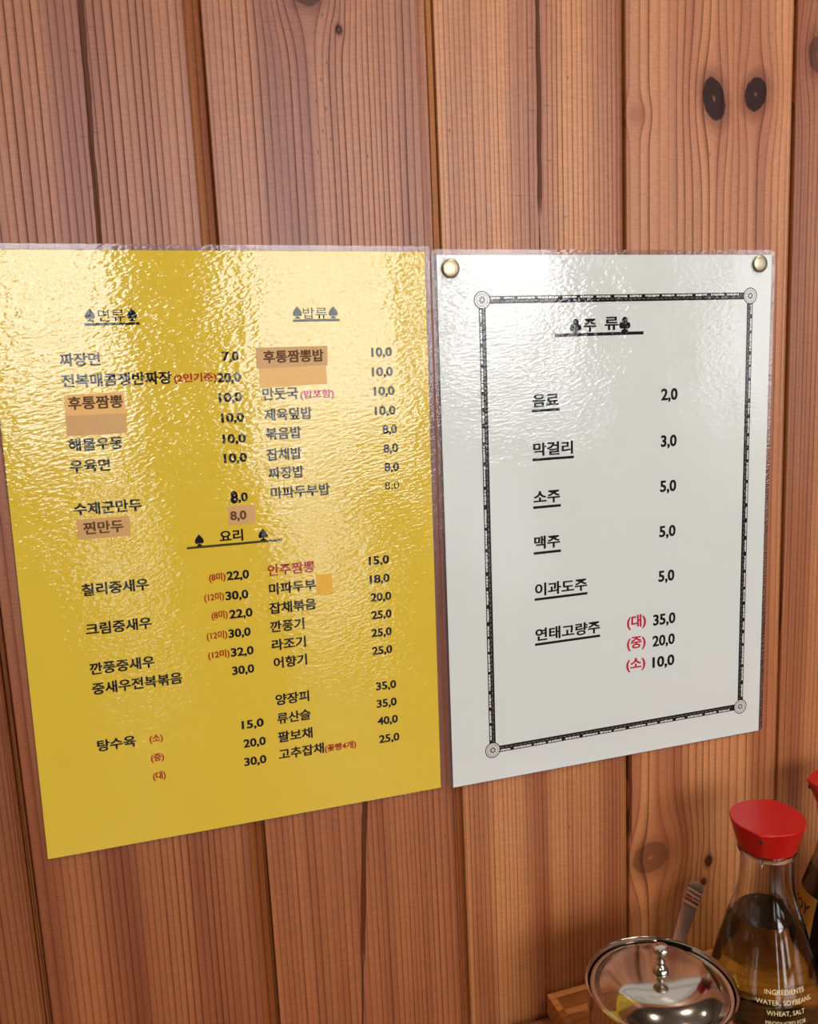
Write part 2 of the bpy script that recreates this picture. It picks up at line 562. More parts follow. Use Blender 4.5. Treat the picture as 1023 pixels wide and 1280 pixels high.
structure('floor', [((X0, Y0, FLOOR_Z - 0.05), (X1, 0.0, FLOOR_Z))], MAT['floor'])
structure('ceiling', [((X0, Y0, CEIL_Z), (X1, 0.0, CEIL_Z + 0.05))], MAT['ceiling'])
structure('wall_left', [((X0 - 0.05, Y0, FLOOR_Z), (X0, 0.0, CEIL_Z))], MAT['plaster'])
structure('wall_right', [((X1, Y0, FLOOR_Z), (X1 + 0.05, 0.0, CEIL_Z))], MAT['plaster'])
fb = []
xs = X0
for i, (a, b, z0, z1, _) in enumerate(WINDOWS):
    fb.append(((xs, Y0 - 0.08, FLOOR_Z), (a, Y0, CEIL_Z)))
    if i < 3:
        la, lb, l0, l1, _ = LOW_PANES[i]
        fb.append(((a, Y0 - 0.08, FLOOR_Z), (la, Y0, z0)))
        fb.append(((lb, Y0 - 0.08, FLOOR_Z), (b, Y0, z0)))
        fb.append(((la, Y0 - 0.08, FLOOR_Z), (lb, Y0, l0)))
        fb.append(((la, Y0 - 0.08, l1), (lb, Y0, z0)))
    else:
        fb.append(((a, Y0 - 0.08, FLOOR_Z), (b, Y0, z0)))
    fb.append(((a, Y0 - 0.08, z1), (b, Y0, CEIL_Z)))
    xs = b
fb.append(((xs, Y0 - 0.08, FLOOR_Z), (X1, Y0, CEIL_Z)))
structure('wall_front', fb, MAT['plaster'])
for i, (a, b, z0, z1, lv) in enumerate(WINDOWS + LOW_PANES):  # the added low panes are built as windows too
    name = 'window_%d' % (i + 1)
    bm = bmesh.new()
    t = 0.03
    for q in (((a, Y0 - 0.05, z0), (a + t, Y0 - 0.01, z1)), ((b - t, Y0 - 0.05, z0), (b, Y0 - 0.01, z1)),
              ((a + t, Y0 - 0.05, z0), (b - t, Y0 - 0.01, z0 + t)), ((a + t, Y0 - 0.05, z1 - t), (b - t, Y0 - 0.01, z1))):
        add_box(bm, *q)
    if z1 - z0 > 1.0:                      # glazing bars, added to break up the glare on the menus
        nx, nz = max(1, round((b - a) / 0.31)), 5
        for k in range(1, nx):
            u = a + (b - a) * k / nx
            add_box(bm, (u - 0.016, Y0 - 0.03, z0 + t), (u + 0.016, Y0 - 0.012, z1 - t))
        for k in range(1, nz):
            w = z0 + (z1 - z0) * k / nz
            add_box(bm, (a + t, Y0 - 0.029, w - 0.016), (b - t, Y0 - 0.013, w + 0.016))
    fr = link_props(bm_obj(name, bm, MAT['frame']), kind='structure')
    bm = bmesh.new()
    add_box(bm, (a + t, Y0 - 0.035, z0 + t), (b - t, Y0 - 0.030, z1 - t))
    bm_obj('pane', bm, emit('daylit_pane_%d' % i, (0.97, 0.98, 1.0, 1), lv), fr)

def ceiling_lamp(x, y, watts, label):
    root = empty('ceiling_lamp', (x, y, CEIL_Z), label, 'lamp', 'round ceiling lamps')
    bm = bmesh.new()
    add_lathe(bm, [(0.062, 0.0), (0.062, -0.012), (0.050, -0.016), (0.048, -0.006), (0.0, -0.006)], 40)
    bm_obj('housing', bm, MAT['frame'], root, True, 40)
    bm = bmesh.new()
    add_lathe(bm, [(0.0, -0.0068), (0.046, -0.0068), (0.040, -0.014), (0.0, -0.018)], 40)
    bm_obj('diffuser', bm, emit('lamp_glow', (1.0, 0.72, 0.42, 1), 60.0), root, True)
    ld = bpy.data.lights.new('lamp_light', 'AREA')
    ld.shape = 'DISK'
    ld.size = 0.09
    ld.energy = watts
    ld.color = (1.0, 0.88, 0.74)
    lo = bpy.data.objects.new('lamp_light', ld)
    COL.objects.link(lo)
    lo.location = (0, 0, -0.022)
    lo.parent = root
for i, (x, y, w) in enumerate(LAMPS):
    ceiling_lamp(x, y, w, ['warm round ceiling lamp nearest the menus, over the table', 'warm round ceiling lamp at the left of the menus',
                           'warm round ceiling lamp in the middle of the room', 'warm round ceiling lamp at the right side of the room'][i])

# ------------------------------------------------------------------ menu sheets
TEXT = [
    ('Y', '♠', 41.1, -32.6, 4.5, 'G', 'k'),
    ('Y', '면류', 46.9, -32.7, 11.8, 'H', 'k'),
    ('Y', '♠', 59.9, -32.7, 4.6, 'G', 'k'),
    ('Y', '_', 40.5, -33.8, 24.9, 'U', 'k'),
    ('Y', '짜장면', 28.1, -53.0, 18.0, 'K', 'k'),
    ('Y', '전복매콤쟁반짜장', 28.0, -62.8, 50.4, 'K', 'k'),
    ('Y', '(2인기준)', 79.2, -63.0, 20.6, 'S', 'r'),
    ('Y', '7,0', 103.0, -52.5, 8.3, 'D', 'k'),
    ('Y', '20,0', 100.0, -62.8, 11.6, 'D', 'k'),
    ('Y', '10,0', 100.1, -72.6, 11.5, 'D', 'k'),
    ('Y', '10,0', 100.6, -82.7, 11.3, 'D', 'k'),
    ('Y', '10,0', 100.6, -93.1, 11.5, 'D', 'k'),
    ('Y', '10,0', 100.5, -102.8, 11.6, 'D', 'k'),
    ('Y', '8,0', 102.9, -122.9, 8.3, 'D', 'k'),
    ('Y', '8,0', 101.7, -132.1, 8.2, 'D', 'b'),
    ('Y', '♠', 139.3, -32.9, 4.7, 'G', 'k'),
    ('Y', '밥류', 144.5, -33.1, 12.4, 'H', 'k'),
    ('Y', '♠', 157.7, -33.0, 4.7, 'G', 'k'),
    ('Y', '_', 139.1, -33.8, 24.1, 'U', 'k'),
    ('Y', '10,0', 179.2, -52.6, 11.2, 'D', 'k'),
    ('Y', '10,0', 179.0, -62.7, 11.5, 'D', 'k'),
    ('Y', '10,0', 179.8, -72.7, 11.2, 'D', 'k'),
    ('Y', '10,0', 179.8, -82.9, 11.4, 'D', 'k'),
    ('Y', '8,0', 183.6, -92.8, 8.0, 'D', 'k'),
    ('Y', '8,0', 183.7, -102.8, 8.2, 'D', 'k'),
    ('Y', '8,0', 183.8, -112.8, 8.2, 'D', 'k'),
    ('Y', '8,0', 183.7, -122.7, 8.0, 'L', 'k'),
    ('Y', '후통짬뽕밥', 123.2, -54.4, 30.8, 'K', 'b'),
    ('Y', '만둣국', 121.7, -72.8, 18.2, 'K', 'k'),
    ('Y', '(밥포함)', 140.8, -73.5, 17.7, 'S', 'p'),
    ('Y', '제육덮밥', 122.0, -83.2, 24.5, 'K', 'k'),
    ('Y', '볶음밥', 122.2, -92.8, 18.2, 'K', 'k'),
    ('Y', '잡채밥', 121.9, -103.4, 18.1, 'K', 'k'),
    ('Y', '짜장밥', 122.3, -113.0, 18.4, 'K', 'k'),
    ('Y', '마파두부밥', 122.9, -123.1, 31.0, 'K', 'k'),
    ('Y', '후통짬뽕', 30.0, -73.3, 24.8, 'K', 'b'),
    ('Y', '해물우동', 28.4, -93.0, 24.8, 'K', 'k'),
    ('Y', '우육면', 28.1, -103.2, 18.3, 'K', 'k'),
    ('Y', '수제군만두', 28.0, -123.9, 31.4, 'K', 'k'),
    ('Y', '찐만두', 31.5, -133.5, 18.6, 'K', 'b'),
    ('Y', '♠', 83.4, -144.1, 4.4, 'G', 'k'),
    ('Y', '요리', 95.7, -143.3, 11.9, 'K', 'k'),
    ('Y', '♠', 115.3, -144.1, 4.7, 'G', 'k'),
    ('Y', '_', 79.3, -144.6, 48.1, 'U', 'k'),
    ('Y', '칠리중새우', 28.1, -163.9, 31.5, 'K', 'k'),
    ('Y', '크림중새우', 28.1, -183.8, 31.3, 'K', 'k'),
    ('Y', '깐풍중새우', 28.2, -204.1, 31.1, 'K', 'k'),
    ('Y', '중새우전복볶음', 28.4, -214.5, 43.7, 'K', 'k'),
    ('Y', '(8미)', 89.0, -163.6, 8.3, 'S', 'r'),
    ('Y', '22,0', 97.9, -163.0, 11.4, 'D', 'k'),
    ('Y', '(12미)', 85.9, -173.8, 10.0, 'S', 'r'),
    ('Y', '30,0', 96.6, -173.4, 11.7, 'D', 'k'),
    ('Y', '(8미)', 88.9, -183.5, 8.2, 'S', 'r'),
    ('Y', '22,0', 97.9, -183.3, 11.9, 'D', 'k'),
    ('Y', '(12미)', 85.7, -194.1, 10.5, 'S', 'r'),
    ('Y', '30,0', 96.8, -193.5, 11.4, 'D', 'k'),
    ('Y', '(12미)', 85.7, -204.3, 11.0, 'S', 'r'),
    ('Y', '32,0', 97.3, -203.7, 11.8, 'D', 'k'),
    ('Y', '30,0', 97.3, -213.6, 11.5, 'D', 'k'),
    ('Y', '안주짬뽕', 118.9, -163.4, 24.8, 'K', 'r'),
    ('Y', '마파두부', 119.0, -173.3, 24.8, 'K', 'k'),
    ('Y', '잡채볶음', 118.5, -183.6, 24.9, 'K', 'k'),
    ('Y', '깐풍기', 118.3, -193.6, 18.2, 'K', 'k'),
    ('Y', '라조기', 118.7, -203.5, 18.1, 'K', 'k'),
    ('Y', '어향기', 119.0, -213.4, 17.9, 'K', 'k'),
    ('Y', '양장피', 118.8, -233.8, 18.2, 'K', 'k'),
    ('Y', '류산슬', 119.1, -244.3, 18.1, 'K', 'k'),
    ('Y', '15,0', 173.1, -162.6, 11.4, 'D', 'k'),
    ('Y', '18,0', 173.2, -172.8, 11.2, 'D', 'k'),
    ('Y', '20,0', 173.3, -182.9, 11.6, 'D', 'k'),
    ('Y', '25,0', 173.3, -192.8, 11.4, 'D', 'k'),
    ('Y', '25,0', 172.9, -202.8, 11.5, 'D', 'k'),
    ('Y', '25,0', 172.9, -212.9, 11.4, 'D', 'k'),
    ('Y', '35,0', 174.2, -233.3, 11.6, 'D', 'k'),
    ('Y', '35,0', 174.2, -243.4, 11.5, 'D', 'k'),
    ('Y', '40,0', 174.2, -253.5, 11.8, 'D', 'k'),
    ('Y', '팔보채', 118.9, -254.8, 18.8, 'K', 'k'),
    ('Y', '고추잡채', 118.8, -264.6, 24.7, 'K', 'k'),
    ('Y', '(꽃빵4개)', 143.9, -265.1, 17.6, 'S', 'r'),
    ('Y', '25,0', 174.7, -264.1, 11.8, 'D', 'k'),
    ('Y', '15,0', 100.3, -243.9, 11.6, 'D', 'k'),
    ('Y', '20,0', 100.6, -254.3, 11.8, 'D', 'k'),
    ('Y', '30,0', 100.3, -264.6, 11.8, 'D', 'k'),
    ('Y', '탕수육', 28.3, -244.5, 18.6, 'K', 'k'),
    ('Y', '(소)', 53.5, -244.5, 6.7, 'S', 'r'),
    ('Y', '(중)', 53.4, -254.9, 6.6, 'S', 'r'),
    ('Y', '(대)', 53.6, -264.9, 6.5, 'S', 'r'),
    ('W', '♣', 77.0, -42.6, 7.3, 'C', 'k'),
    ('W', '주', 85.5, -41.6, 7.9, 'K', 'k'),
    ('W', '류', 98.6, -41.0, 8.8, 'K', 'k'),
    ('W', '♣', 107.8, -42.1, 7.3, 'C', 'k'),
    ('W', '_', 67.8, -43.0, 55.8, 'U', 'k'),
    ('W', '음료', 53.6, -81.9, 16.1, 'K', 'k'),
    ('W', '_', 53.1, -83.7, 17.2, 'U', 'k'),
    ('W', '막걸리', 53.6, -109.1, 24.7, 'K', 'k'),
    ('W', '_', 53.1, -111.0, 25.8, 'U', 'k'),
    ('W', '소주', 53.3, -136.1, 16.7, 'K', 'k'),
    ('W', '_', 53.1, -138.1, 17.3, 'U', 'k'),
    ('W', '맥주', 53.3, -162.3, 16.4, 'K', 'k'),
    ('W', '_', 52.9, -164.5, 17.3, 'U', 'k'),
    ('W', '이과도주', 53.4, -189.8, 33.5, 'K', 'k'),
    ('W', '_', 53.1, -191.6, 34.0, 'U', 'k'),
    ('W', '연태고량주', 53.2, -216.6, 42.1, 'K', 'k'),
    ('W', '_', 52.9, -218.5, 42.4, 'U', 'k'),
    ('W', '2,0', 135.5, -81.7, 11.1, 'D', 'k'),
    ('W', '3,0', 135.6, -108.8, 10.7, 'D', 'k'),
    ('W', '5,0', 135.3, -135.5, 11.1, 'D', 'k'),
    ('W', '5,0', 135.0, -162.7, 11.3, 'D', 'k'),
    ('W', '5,0', 134.7, -190.0, 11.1, 'D', 'k'),
    ('W', '35,0', 131.3, -216.8, 15.6, 'D', 'k'),
    ('W', '20,0', 130.9, -230.0, 15.7, 'D', 'k'),
    ('W', '10,0', 131.0, -243.4, 15.5, 'D', 'k'),
    ('W', '(대)', 113.3, -217.7, 13.1, 'M', 'c'),
    ('W', '(중)', 113.3, -230.9, 12.9, 'M', 'c'),
    ('W', '(소)', 112.9, -244.1, 13.2, 'M', 'c'),
]

TEXT_SIZE = {'K': 6.55, 'D': 6.2, 'S': 4.5, 'H': 6.2, 'G': 6.0, 'C': 7.4, 'L': 6.0, 'M': 8.2}      # em height in mm
W_SIZE = {'K': 8.0, 'D': 9.2, 'C': 8.2, 'M': 8.2}

def raw_texts(items):
    """flat glyph meshes of the given strings, one em = 1"""
    obs = []
    for s, bold in items:
        cu = bpy.data.curves.new('glyphs', 'FONT')
        cu.body = s
        cu.size = 1.0
        cu.resolution_u = 3
        cu.offset = bold
        ob = bpy.data.objects.new('glyphs', cu)
        COL.objects.link(ob)
        obs.append(ob)
    bpy.context.view_layer.update()
    dg = bpy.context.evaluated_depsgraph_get()
    res = []
    for ob in obs:
        res.append(bpy.data.meshes.new_from_object(ob.evaluated_get(dg)))
    for ob in obs:
        cu = ob.data
        bpy.data.objects.remove(ob)
        bpy.data.curves.remove(cu)
    return res

def is_latin(ch):
    return ch in '0123456789,()ABCDEFGHIJKLMNOPQRSTUVWXYZ. '

def embolden(me, d):
    """heavier strokes: the glyphs laid over themselves a hair apart"""
    bm = bmesh.new()
    base = bmesh.new()
    base.from_mesh(me)
    tmp = bpy.data.meshes.new('tmp')
    for i, (ox, oy) in enumerate(((-d, -d * 0.5), (d, -d * 0.5), (-d, d * 0.5), (d, d * 0.5), (0, 0))):
        c = base.copy()
        for v in c.verts:
            v.co = v.co + Vector((ox, oy, i * 0.00002))
        c.to_mesh(tmp)
        bm.from_mesh(tmp)
        c.free()
    bm.to_mesh(me)
    bm.free()
    base.free()
    bpy.data.meshes.remove(tmp)

def place_text(me, s, x, z, w, em, depth, base):
    """stretch a glyph mesh to width w (mm) at x, z (mm) in the sheet's own frame, facing -Y"""
    xs_ = [v.co.x for v in me.vertices]
    ys_ = [v.co.y for v in me.vertices]
    x0, x1, y0 = min(xs_), max(xs_), (0.0 if base else min(ys_))
    k = w / (x1 - x0)
    for v in me.vertices:
        v.co = Vector(((x + (v.co.x - x0) * k) / 1000, -depth - v.co.z, (z + (v.co.y - y0) * em) / 1000))
    me.update()

def rect_loop(x0, z0, x1, z1, r, n=6):
    pts = []
    for cx, cz, a0 in ((x1 - r, z1 - r, 0), (x0 + r, z1 - r, 90), (x0 + r, z0 + r, 180), (x1 - r, z0 + r, 270)):
        for k in range(n + 1):
            a = math.radians(a0 + 90 * k / n)
            pts.append((cx + r * math.cos(a), cz + r * math.sin(a)))
    return pts

def add_slab(bm, loop, y0, y1):
    """prism of a closed (x, z) loop between two depths"""
    A = [bm.verts.new((x, y0, z)) for x, z in loop]
    B = [bm.verts.new((x, y1, z)) for x, z in loop]
    n = len(loop)
    bm.faces.new(A)
    bm.faces.new(list(reversed(B)))
    for k in range(n):
        bm.faces.new((A[k], A[(k + 1) % n], B[(k + 1) % n], B[k]))

def add_ring(bm, outer, inner, y0, y1):
    n = len(outer)
    L = [[bm.verts.new((x, y, z)) for x, z in lp] for lp, y in ((outer, y0), (inner, y0), (outer, y1), (inner, y1))]
    for k in range(n):
        j = (k + 1) % n
        bm.faces.new((L[0][k], L[0][j], L[1][j], L[1][k]))
        bm.faces.new((L[2][k], L[3][k], L[3][j], L[2][j]))
        bm.faces.new((L[0][k], L[2][k], L[2][j], L[0][j]))
        bm.faces.new((L[1][k], L[1][j], L[3][j], L[3][k]))

W, H = 0.210, 0.297
FACE = 0.00035          # paper face in front of the sheet's origin plane
def sheet(name, loc, tilt, label, cat, mat, left):
    root = empty(name, loc, label, cat, None, (0, -tilt, 0))
    bm = bmesh.new()
    add_slab(bm, [(0, -H), (W, -H), (W, 0), (0, 0)], 0.0, -FACE)
    bm_obj('paper', bm, mat, root)
    bm = bmesh.new()
    e, g = 0.0028, 0.0001
    add_ring(bm, rect_loop(-left, -H - 0.0005, W + e, 0.0028, 0.0030 if left > 0.001 else 0.0004), rect_loop(-g, -H - g, W + g, g, 0.00005), -0.00002, -0.00030)
    bm_obj('laminate_margin', bm, MAT['film'], root)
    return root

yellow = sheet('menu_sheet', (-0.21642, -0.0007, 0.00403), -0.01173, 'yellow laminated menu sheet with black dish names and tan tape patches, on the left', 'menu', MAT['yellow'], 0.0003)
white = sheet('menu_sheet', (0.0, -0.0007, 0.0), -0.00793, 'white laminated drinks menu with a black border, pinned beside the yellow menu', 'menu', MAT['white'], 0.0028)

# tape patches on the yellow menu: corners in mm, label, material
PATCHES = [
    ([(28.4, -76.0), (55.8, -76.0), (55.3, -85.4), (28.2, -85.5)], 'blank tan tape patch', 'tape', None),
    ([(28.8, -66.1), (55.4, -65.8), (55.8, -76.0), (28.4, -76.0)], 'tan tape patch lettered in brown', 'tape_painted_shine', '후통짬뽕'),
    ([(120.8, -57.0), (154.8, -56.4), (155.2, -65.7), (120.8, -66.4)], 'blank tan tape patch with painted shine', 'tape_painted_shine', None),
    ([(119.8, -46.6), (156.1, -46.6), (155.8, -56.2), (119.8, -57.0)], 'tan tape patch lettered in brown', 'tape', '후통짬뽕밥'),
    ([(28.8, -125.7), (53.2, -125.9), (52.9, -135.7), (28.8, -135.4)], 'tan tape patch lettered in brown', 'tape', '찐만두'),
    ([(101.0, -125.1), (114.6, -125.2), (114.4, -134.6), (100.7, -134.6)], 'tan tape patch lettered with a price', 'tape', '8,0'),
    ([(144.2, -165.0), (152.8, -165.3), (152.8, -175.9), (144.1, -176.1)], 'orange yellow sticker patch', 'tape_orange', None),
]
patch_of = {}
for q, lab, mt, st in PATCHES:
    bm = bmesh.new()
    add_slab(bm, [(x / 1000, z / 1000) for x, z in reversed(q)], -FACE, -FACE - (0.00022 if st else 0.00012))
    o = bm_obj('tape_patch', bm, MAT[mt], yellow)
    o['label'] = lab
    if st:
        patch_of[st] = o

items = [r for r in TEXT if r[5] != 'U']
meshes = raw_texts([(r[1], {'H': 0.006, 'L': 0.0, 'G': 0.0, 'C': 0.0}.get(r[5], 0.016 if r[5] in 'KM' else 0.020)) for r in items])
NAMES = {'K': 'dish_name', 'D': 'price', 'L': 'price', 'S': 'portion_note', 'M': 'portion_note', 'H': 'heading', 'G': 'spade_mark', 'C': 'club_mark'}
for r, me in zip(items, meshes):
    s, st, x, z, w, kind, col = r
    root = yellow if s == 'Y' else white
    size = (W_SIZE if s == 'W' else TEXT_SIZE).get(kind, TEXT_SIZE[kind])
    depth, parent = FACE + 0.00006, root
    if col == 'b':
        depth, parent = FACE + 0.00026, patch_of[st]
    if kind in 'KMDS':
        embolden(me, 0.016)
    place_text(me, st, x, z, w, size, depth, kind in 'DL')
    name = NAMES[kind]
    if st in ('요리', '주', '류'):
        name = 'heading'
    if col == 'b':
        name = 'lettering'
    mesh_obj(name, me, MAT[col], parent)

for r in TEXT:
    s, st, x, z, w, kind, col = r
    if kind != 'U':
        continue
    root = yellow if s == 'Y' else white
    th = 1.5 if s == 'W' else 1.2
    if s == 'W' and w > 50:
        th = 1.8
    bm = bmesh.new()
    y = -FACE - 0.00005
    vs = [bm.verts.new((a / 1000, y, c / 1000)) for a, c in ((x, z - th / 2), (x + w, z - th / 2), (x + w, z + th / 2), (x, z + th / 2))]
    bm.faces.new(vs)
    bm_obj('underline', bm, MAT['o'] if (s == 'Y' and w > 40) else MAT['k'], root)

# handwritten 8 over the printed price
bm = bmesh.new()
for cz, rz, rx in ((-119.2, 1.35, 1.15), (-121.9, 1.5, 1.4)):
    n = 20
    loops = [[bm.verts.new(((104.3 + (rx + o) * math.cos(2 * PI * k / n)) / 1000, -FACE - 0.00008, (cz + (rz + o) * math.sin(2 * PI * k / n)) / 1000)) for k in range(n)] for o in (0.5, -0.45)]
    for k in range(n):
        bm.faces.new((loops[0][k], loops[0][(k + 1) % n], loops[1][(k + 1) % n], loops[1][k]))
o = bm_obj('price', bm, MAT['k'], yellow)
o['label'] = 'figure 8 thickened by hand in marker'

# ornamental border of the white menu
CORN = [(25.0, -24.0), (195.4, -22.9), (24.9, -278.6), (195.2, -278.0)]
CORN = [(25.0, -23.4), (195.4, -23.4), (25.0, -278.4), (195.4, -278.4)]
def border_band(a, b, inward, seed):
    """dark band from a to b (mm) with a row of white dashes on its outer half and thin grey dashes on its inner half"""
    rnd = random.Random(seed)
    a, b = Vector(a), Vector(b)
    d = (b - a).normalized()
    L = (b - a).length
    nrm = Vector(inward)
    def quad(bm, u0, u1, v0, v1, y):
        pts = [a + d * u0 + nrm * v0, a + d * u1 + nrm * v0, a + d * u1 + nrm * v1, a + d * u0 + nrm * v1]
        bm.faces.new([bm.verts.new((q.x / 1000, y, q.y / 1000)) for q in pts])
    bm = bmesh.new()
    quad(bm, 4.0, L - 4.0, -2.0, 2.0, -FACE - 0.00004)
    band = bm_obj('border_band', bm, MAT['k'], white)
    bm = bmesh.new()
    u = 5.0
    while u < L - 5.0:
        k = rnd.choice((4, 5, 6))
        for j in range(k):
            l = rnd.uniform(0.8, 2.2)
            if u + l < L - 4.5:
                quad(bm, u, u + l, -1.45, -0.45 + rnd.uniform(-.15, .15), -FACE - 0.00008)
            u += l + rnd.choice((0.12, 0.25, 0.4))
        u += rnd.uniform(1.4, 2.6)
    bm_obj('white_dashes', bm, MAT['light'], band)
    bm = bmesh.new()
    u = 5.0
    while u < L - 6.0:
        quad(bm, u, u + 1.9, 0.45, 0.80, -FACE - 0.00008)
        u += 2.9
    bm_obj('grey_dashes', bm, MAT['grey'], band)
border_band(CORN[0], CORN[1], (0, -1), 1)
border_band(CORN[2], CORN[3], (0, 1), 2)
border_band(CORN[0], CORN[2], (1, 0), 3)
border_band(CORN[1], CORN[3], (-1, 0), 4)
for cx, cz in CORN:
    def disc(bm, r0, r1, y, n=40):
        A = [bm.verts.new(((cx + r1 * math.cos(2 * PI * k / n)) / 1000, y, (cz + r1 * math.sin(2 * PI * k / n)) / 1000)) for k in range(n)]
        if r0 == 0:
            bm.faces.new(A)
        else:
            Bv = [bm.verts.new(((cx + r0 * math.cos(2 * PI * k / n)) / 1000, y, (cz + r0 * math.sin(2 * PI * k / n)) / 1000)) for k in range(n)]
            for k in range(n):
                bm.faces.new((A[k], A[(k + 1) % n], Bv[(k + 1) % n], Bv[k]))
    bm = bmesh.new()
    disc(bm, 0, 4.7, -FACE - 0.00012)
    ros = bm_obj('corner_rosette', bm, MAT['light'], white)
    bm = bmesh.new()
    disc(bm, 4.25, 4.75, -FACE - 0.00016)
    disc(bm, 3.05, 3.25, -FACE - 0.00016)
    for k in range(16):                       # ticks of the outer ring
        a = 2 * PI * k / 16
        for s_ in (1,):
            c_, s2 = math.cos(a), math.sin(a)
            q = [(3.5, -.12), (4.0, -.12), (4.0, .12), (3.5, .12)]
            bm.faces.new([bm.verts.new(((cx + u * c_ - v * s2) / 1000, -FACE - 0.00016, (cz + u * s2 + v * c_) / 1000)) for u, v in q])
    for k in range(8):                        # petals
        a = 2 * PI * k / 8 + .2
        c_, s2 = math.cos(a), math.sin(a)
        q = [(0.55, 0), (1.3, -.45), (2.4, 0), (1.3, .45)]
        bm.faces.new([bm.verts.new(((cx + u * c_ - v * s2) / 1000, -FACE - 0.00016, (cz + u * s2 + v * c_) / 1000)) for u, v in q])
    bm_obj('rosette_print', bm, MAT['k'], ros)

# ------------------------------------------------------------------ thumb tacks
def tack(x, z, label):
    bm = bmesh.new()
    prof = [(0.0, 0.0), (0.0012, 0.0), (0.0012, 0.0004), (0.0046, 0.0005), (0.0050, 0.0009), (0.0048, 0.0013), (0.0040, 0.0016), (0.0022, 0.0018), (0.0, 0.0019)]
    add_lathe(bm, prof, 40)
    for v in bm.verts:                      # the axis turns to point into the room
        v.co = Vector((v.co.x, -v.co.z, v.co.y))
    o = bm_obj('thumb_tack', bm, MAT['brass'], None, True, 50)
    o.location = (x, -0.0011, z)
    link_props(o, label, 'thumb tack', 'brass thumb tacks holding the white menu')
tack(0.0073, -0.0071, 'round brass thumb tack at the upper left corner of the white menu')
tack(0.2012, -0.0067, 'round brass thumb tack at the upper right corner of the white menu')

# ------------------------------------------------------------------ table and tray
TABLE_Z = -0.4582
tb = empty('counter_table', (0.25, -0.17, FLOOR_Z), 'narrow brown wooden table against the board wall under the condiment tray', 'table')
def child_box(name, a, b, mat, root, bevel=0.0):
    bm = bmesh.new()
    o = root.location
    add_box(bm, Vector(a) - o, Vector(b) - o, bevel)
    return bm_obj(name, bm, mat, root)
child_box('tabletop', (-0.35, -0.34, TABLE_Z - 0.03), (0.85, -0.004, TABLE_Z), MAT['table'], tb, 0.003)
for lx in (-0.30, 0.75):
    for ly in (-0.30, -0.10):
        child_box('leg', (lx, ly, FLOOR_Z), (lx + 0.05, ly + 0.05, TABLE_Z - 0.03), MAT['table'], tb, 0.002)

TX0, TX1, TY0, TY1, TZ0, TZ1 = 0.0526, 0.2920, -0.150, -0.0030, TABLE_Z, -0.4440
tr = empty('condiment_tray', ((TX0 + TX1) / 2, (TY0 + TY1) / 2, TZ0), 'light wooden open tray holding the steel pot and sauce bottles', 'tray')
tk = 0.0045
child_box('tray_base', (TX0 + tk, TY0 + tk, TZ0), (TX1 - tk, TY1 - tk, TZ0 + 0.0045), MAT['tray'], tr)
for nm, a, b in (('side_panel', (TX0, TY0, TZ0), (TX0 + tk, TY1, TZ1)), ('side_panel', (TX1 - tk, TY0, TZ0), (TX1, TY1, TZ1)),
                 ('back_panel', (TX0 + tk, TY1 - tk, TZ0), (TX1 - tk, TY1, TZ1)), ('front_panel', (TX0 + tk, TY0, TZ0), (TX1 - tk, TY0 + tk, TZ1))):
    child_box(nm, a, b, MAT['tray'], tr, 0.0006)
BASE_Z = TZ0 + 0.0045

# ------------------------------------------------------------------ steel pot with lid and spoon
def ray_at(u, v, y):
    """point where the sight line of photo pixel (u, v) meets the plane Y = y (used once, to set the pot down)"""
    d = FWD + RIGHT * ((u - 511.5) / 1102.58) - UP * ((v - 640) / 1102.58)
    return CAM + d * ((y - CAM.y) / d.y)
POT = Vector((0.0855, -0.0770, BASE_Z))
PR, PH = 0.0398, 0.0615
pot = empty('condiment_pot', POT, 'polished steel pot with a domed lid standing in the wooden tray', 'pot')
bm = bmesh.new()
add_lathe(bm, [(0.0, 0.0), (0.031, 0.0), (0.0345, 0.0015), (0.0372, 0.008), (0.0386, 0.030), (0.0392, PH - 0.006), (0.0396, PH - 0.002), (PR, PH - 0.0008),
               (PR + 0.0002, PH), (PR - 0.0006, PH + 0.0006), (0.0388, PH), (0.0384, PH - 0.004), (0.0380, 0.030), (0.0362, 0.008), (0.030, 0.0025), (0.0, 0.0025)], 96)
bm_obj('pot_body', bm, MAT['steel'], pot, True, 50)
S_TIP = ray_at(872.5, 1102.5, -0.0085)
S_RIM = ray_at(847, 1183, -0.0420)
NOTCH = math.atan2(S_RIM.y - POT.y, S_RIM.x - POT.x)
def notch(i, a):
    d = abs((a - NOTCH + PI) % (2 * PI) - PI)
    return 1.0 if i not in (1, 2, 3, 4, 5) or d > 0.21 else 0.80
bm = bmesh.new()
lz = PH - 0.0035
add_lathe(bm, [(0.0, lz - 0.001), (0.0374, lz - 0.001), (0.0378, lz - 0.0002), (0.0376, lz + 0.0006), (0.0360, lz + 0.0002), (0.0348, lz + 0.0006), (0.0335, lz + 0.0026), (0.0315, lz + 0.0048), (0.0290, lz + 0.0070), (0.0265, lz + 0.0087), (0.0235, lz + 0.0099), (0.0180, lz + 0.0107), (0.0100, lz + 0.0111), (0.0, lz + 0.0112)], 120, rfun=notch)
lid = bm_obj('lid', bm, MAT['steel'], pot, True, 60)
kz = lz + 0.0110
bm = bmesh.new()
add_lathe(bm, smooth_profile([(0.0, kz - 0.0005), (0.0038, kz), (0.0042, kz + 0.0014), (0.0032, kz + 0.0030), (0.0020, kz + 0.0040), (0.0019, kz + 0.0052), (0.0024, kz + 0.0060), (0.0018, kz + 0.0069),
               (0.0018, kz + 0.0098), (0.0024, kz + 0.0108), (0.0042, kz + 0.0120), (0.0046, kz + 0.0135), (0.0036, kz + 0.0150), (0.0, kz + 0.0157)], 4), 40, close_ends=False)
knob = bm_obj('knob', bm, MAT['steel'], pot, True)

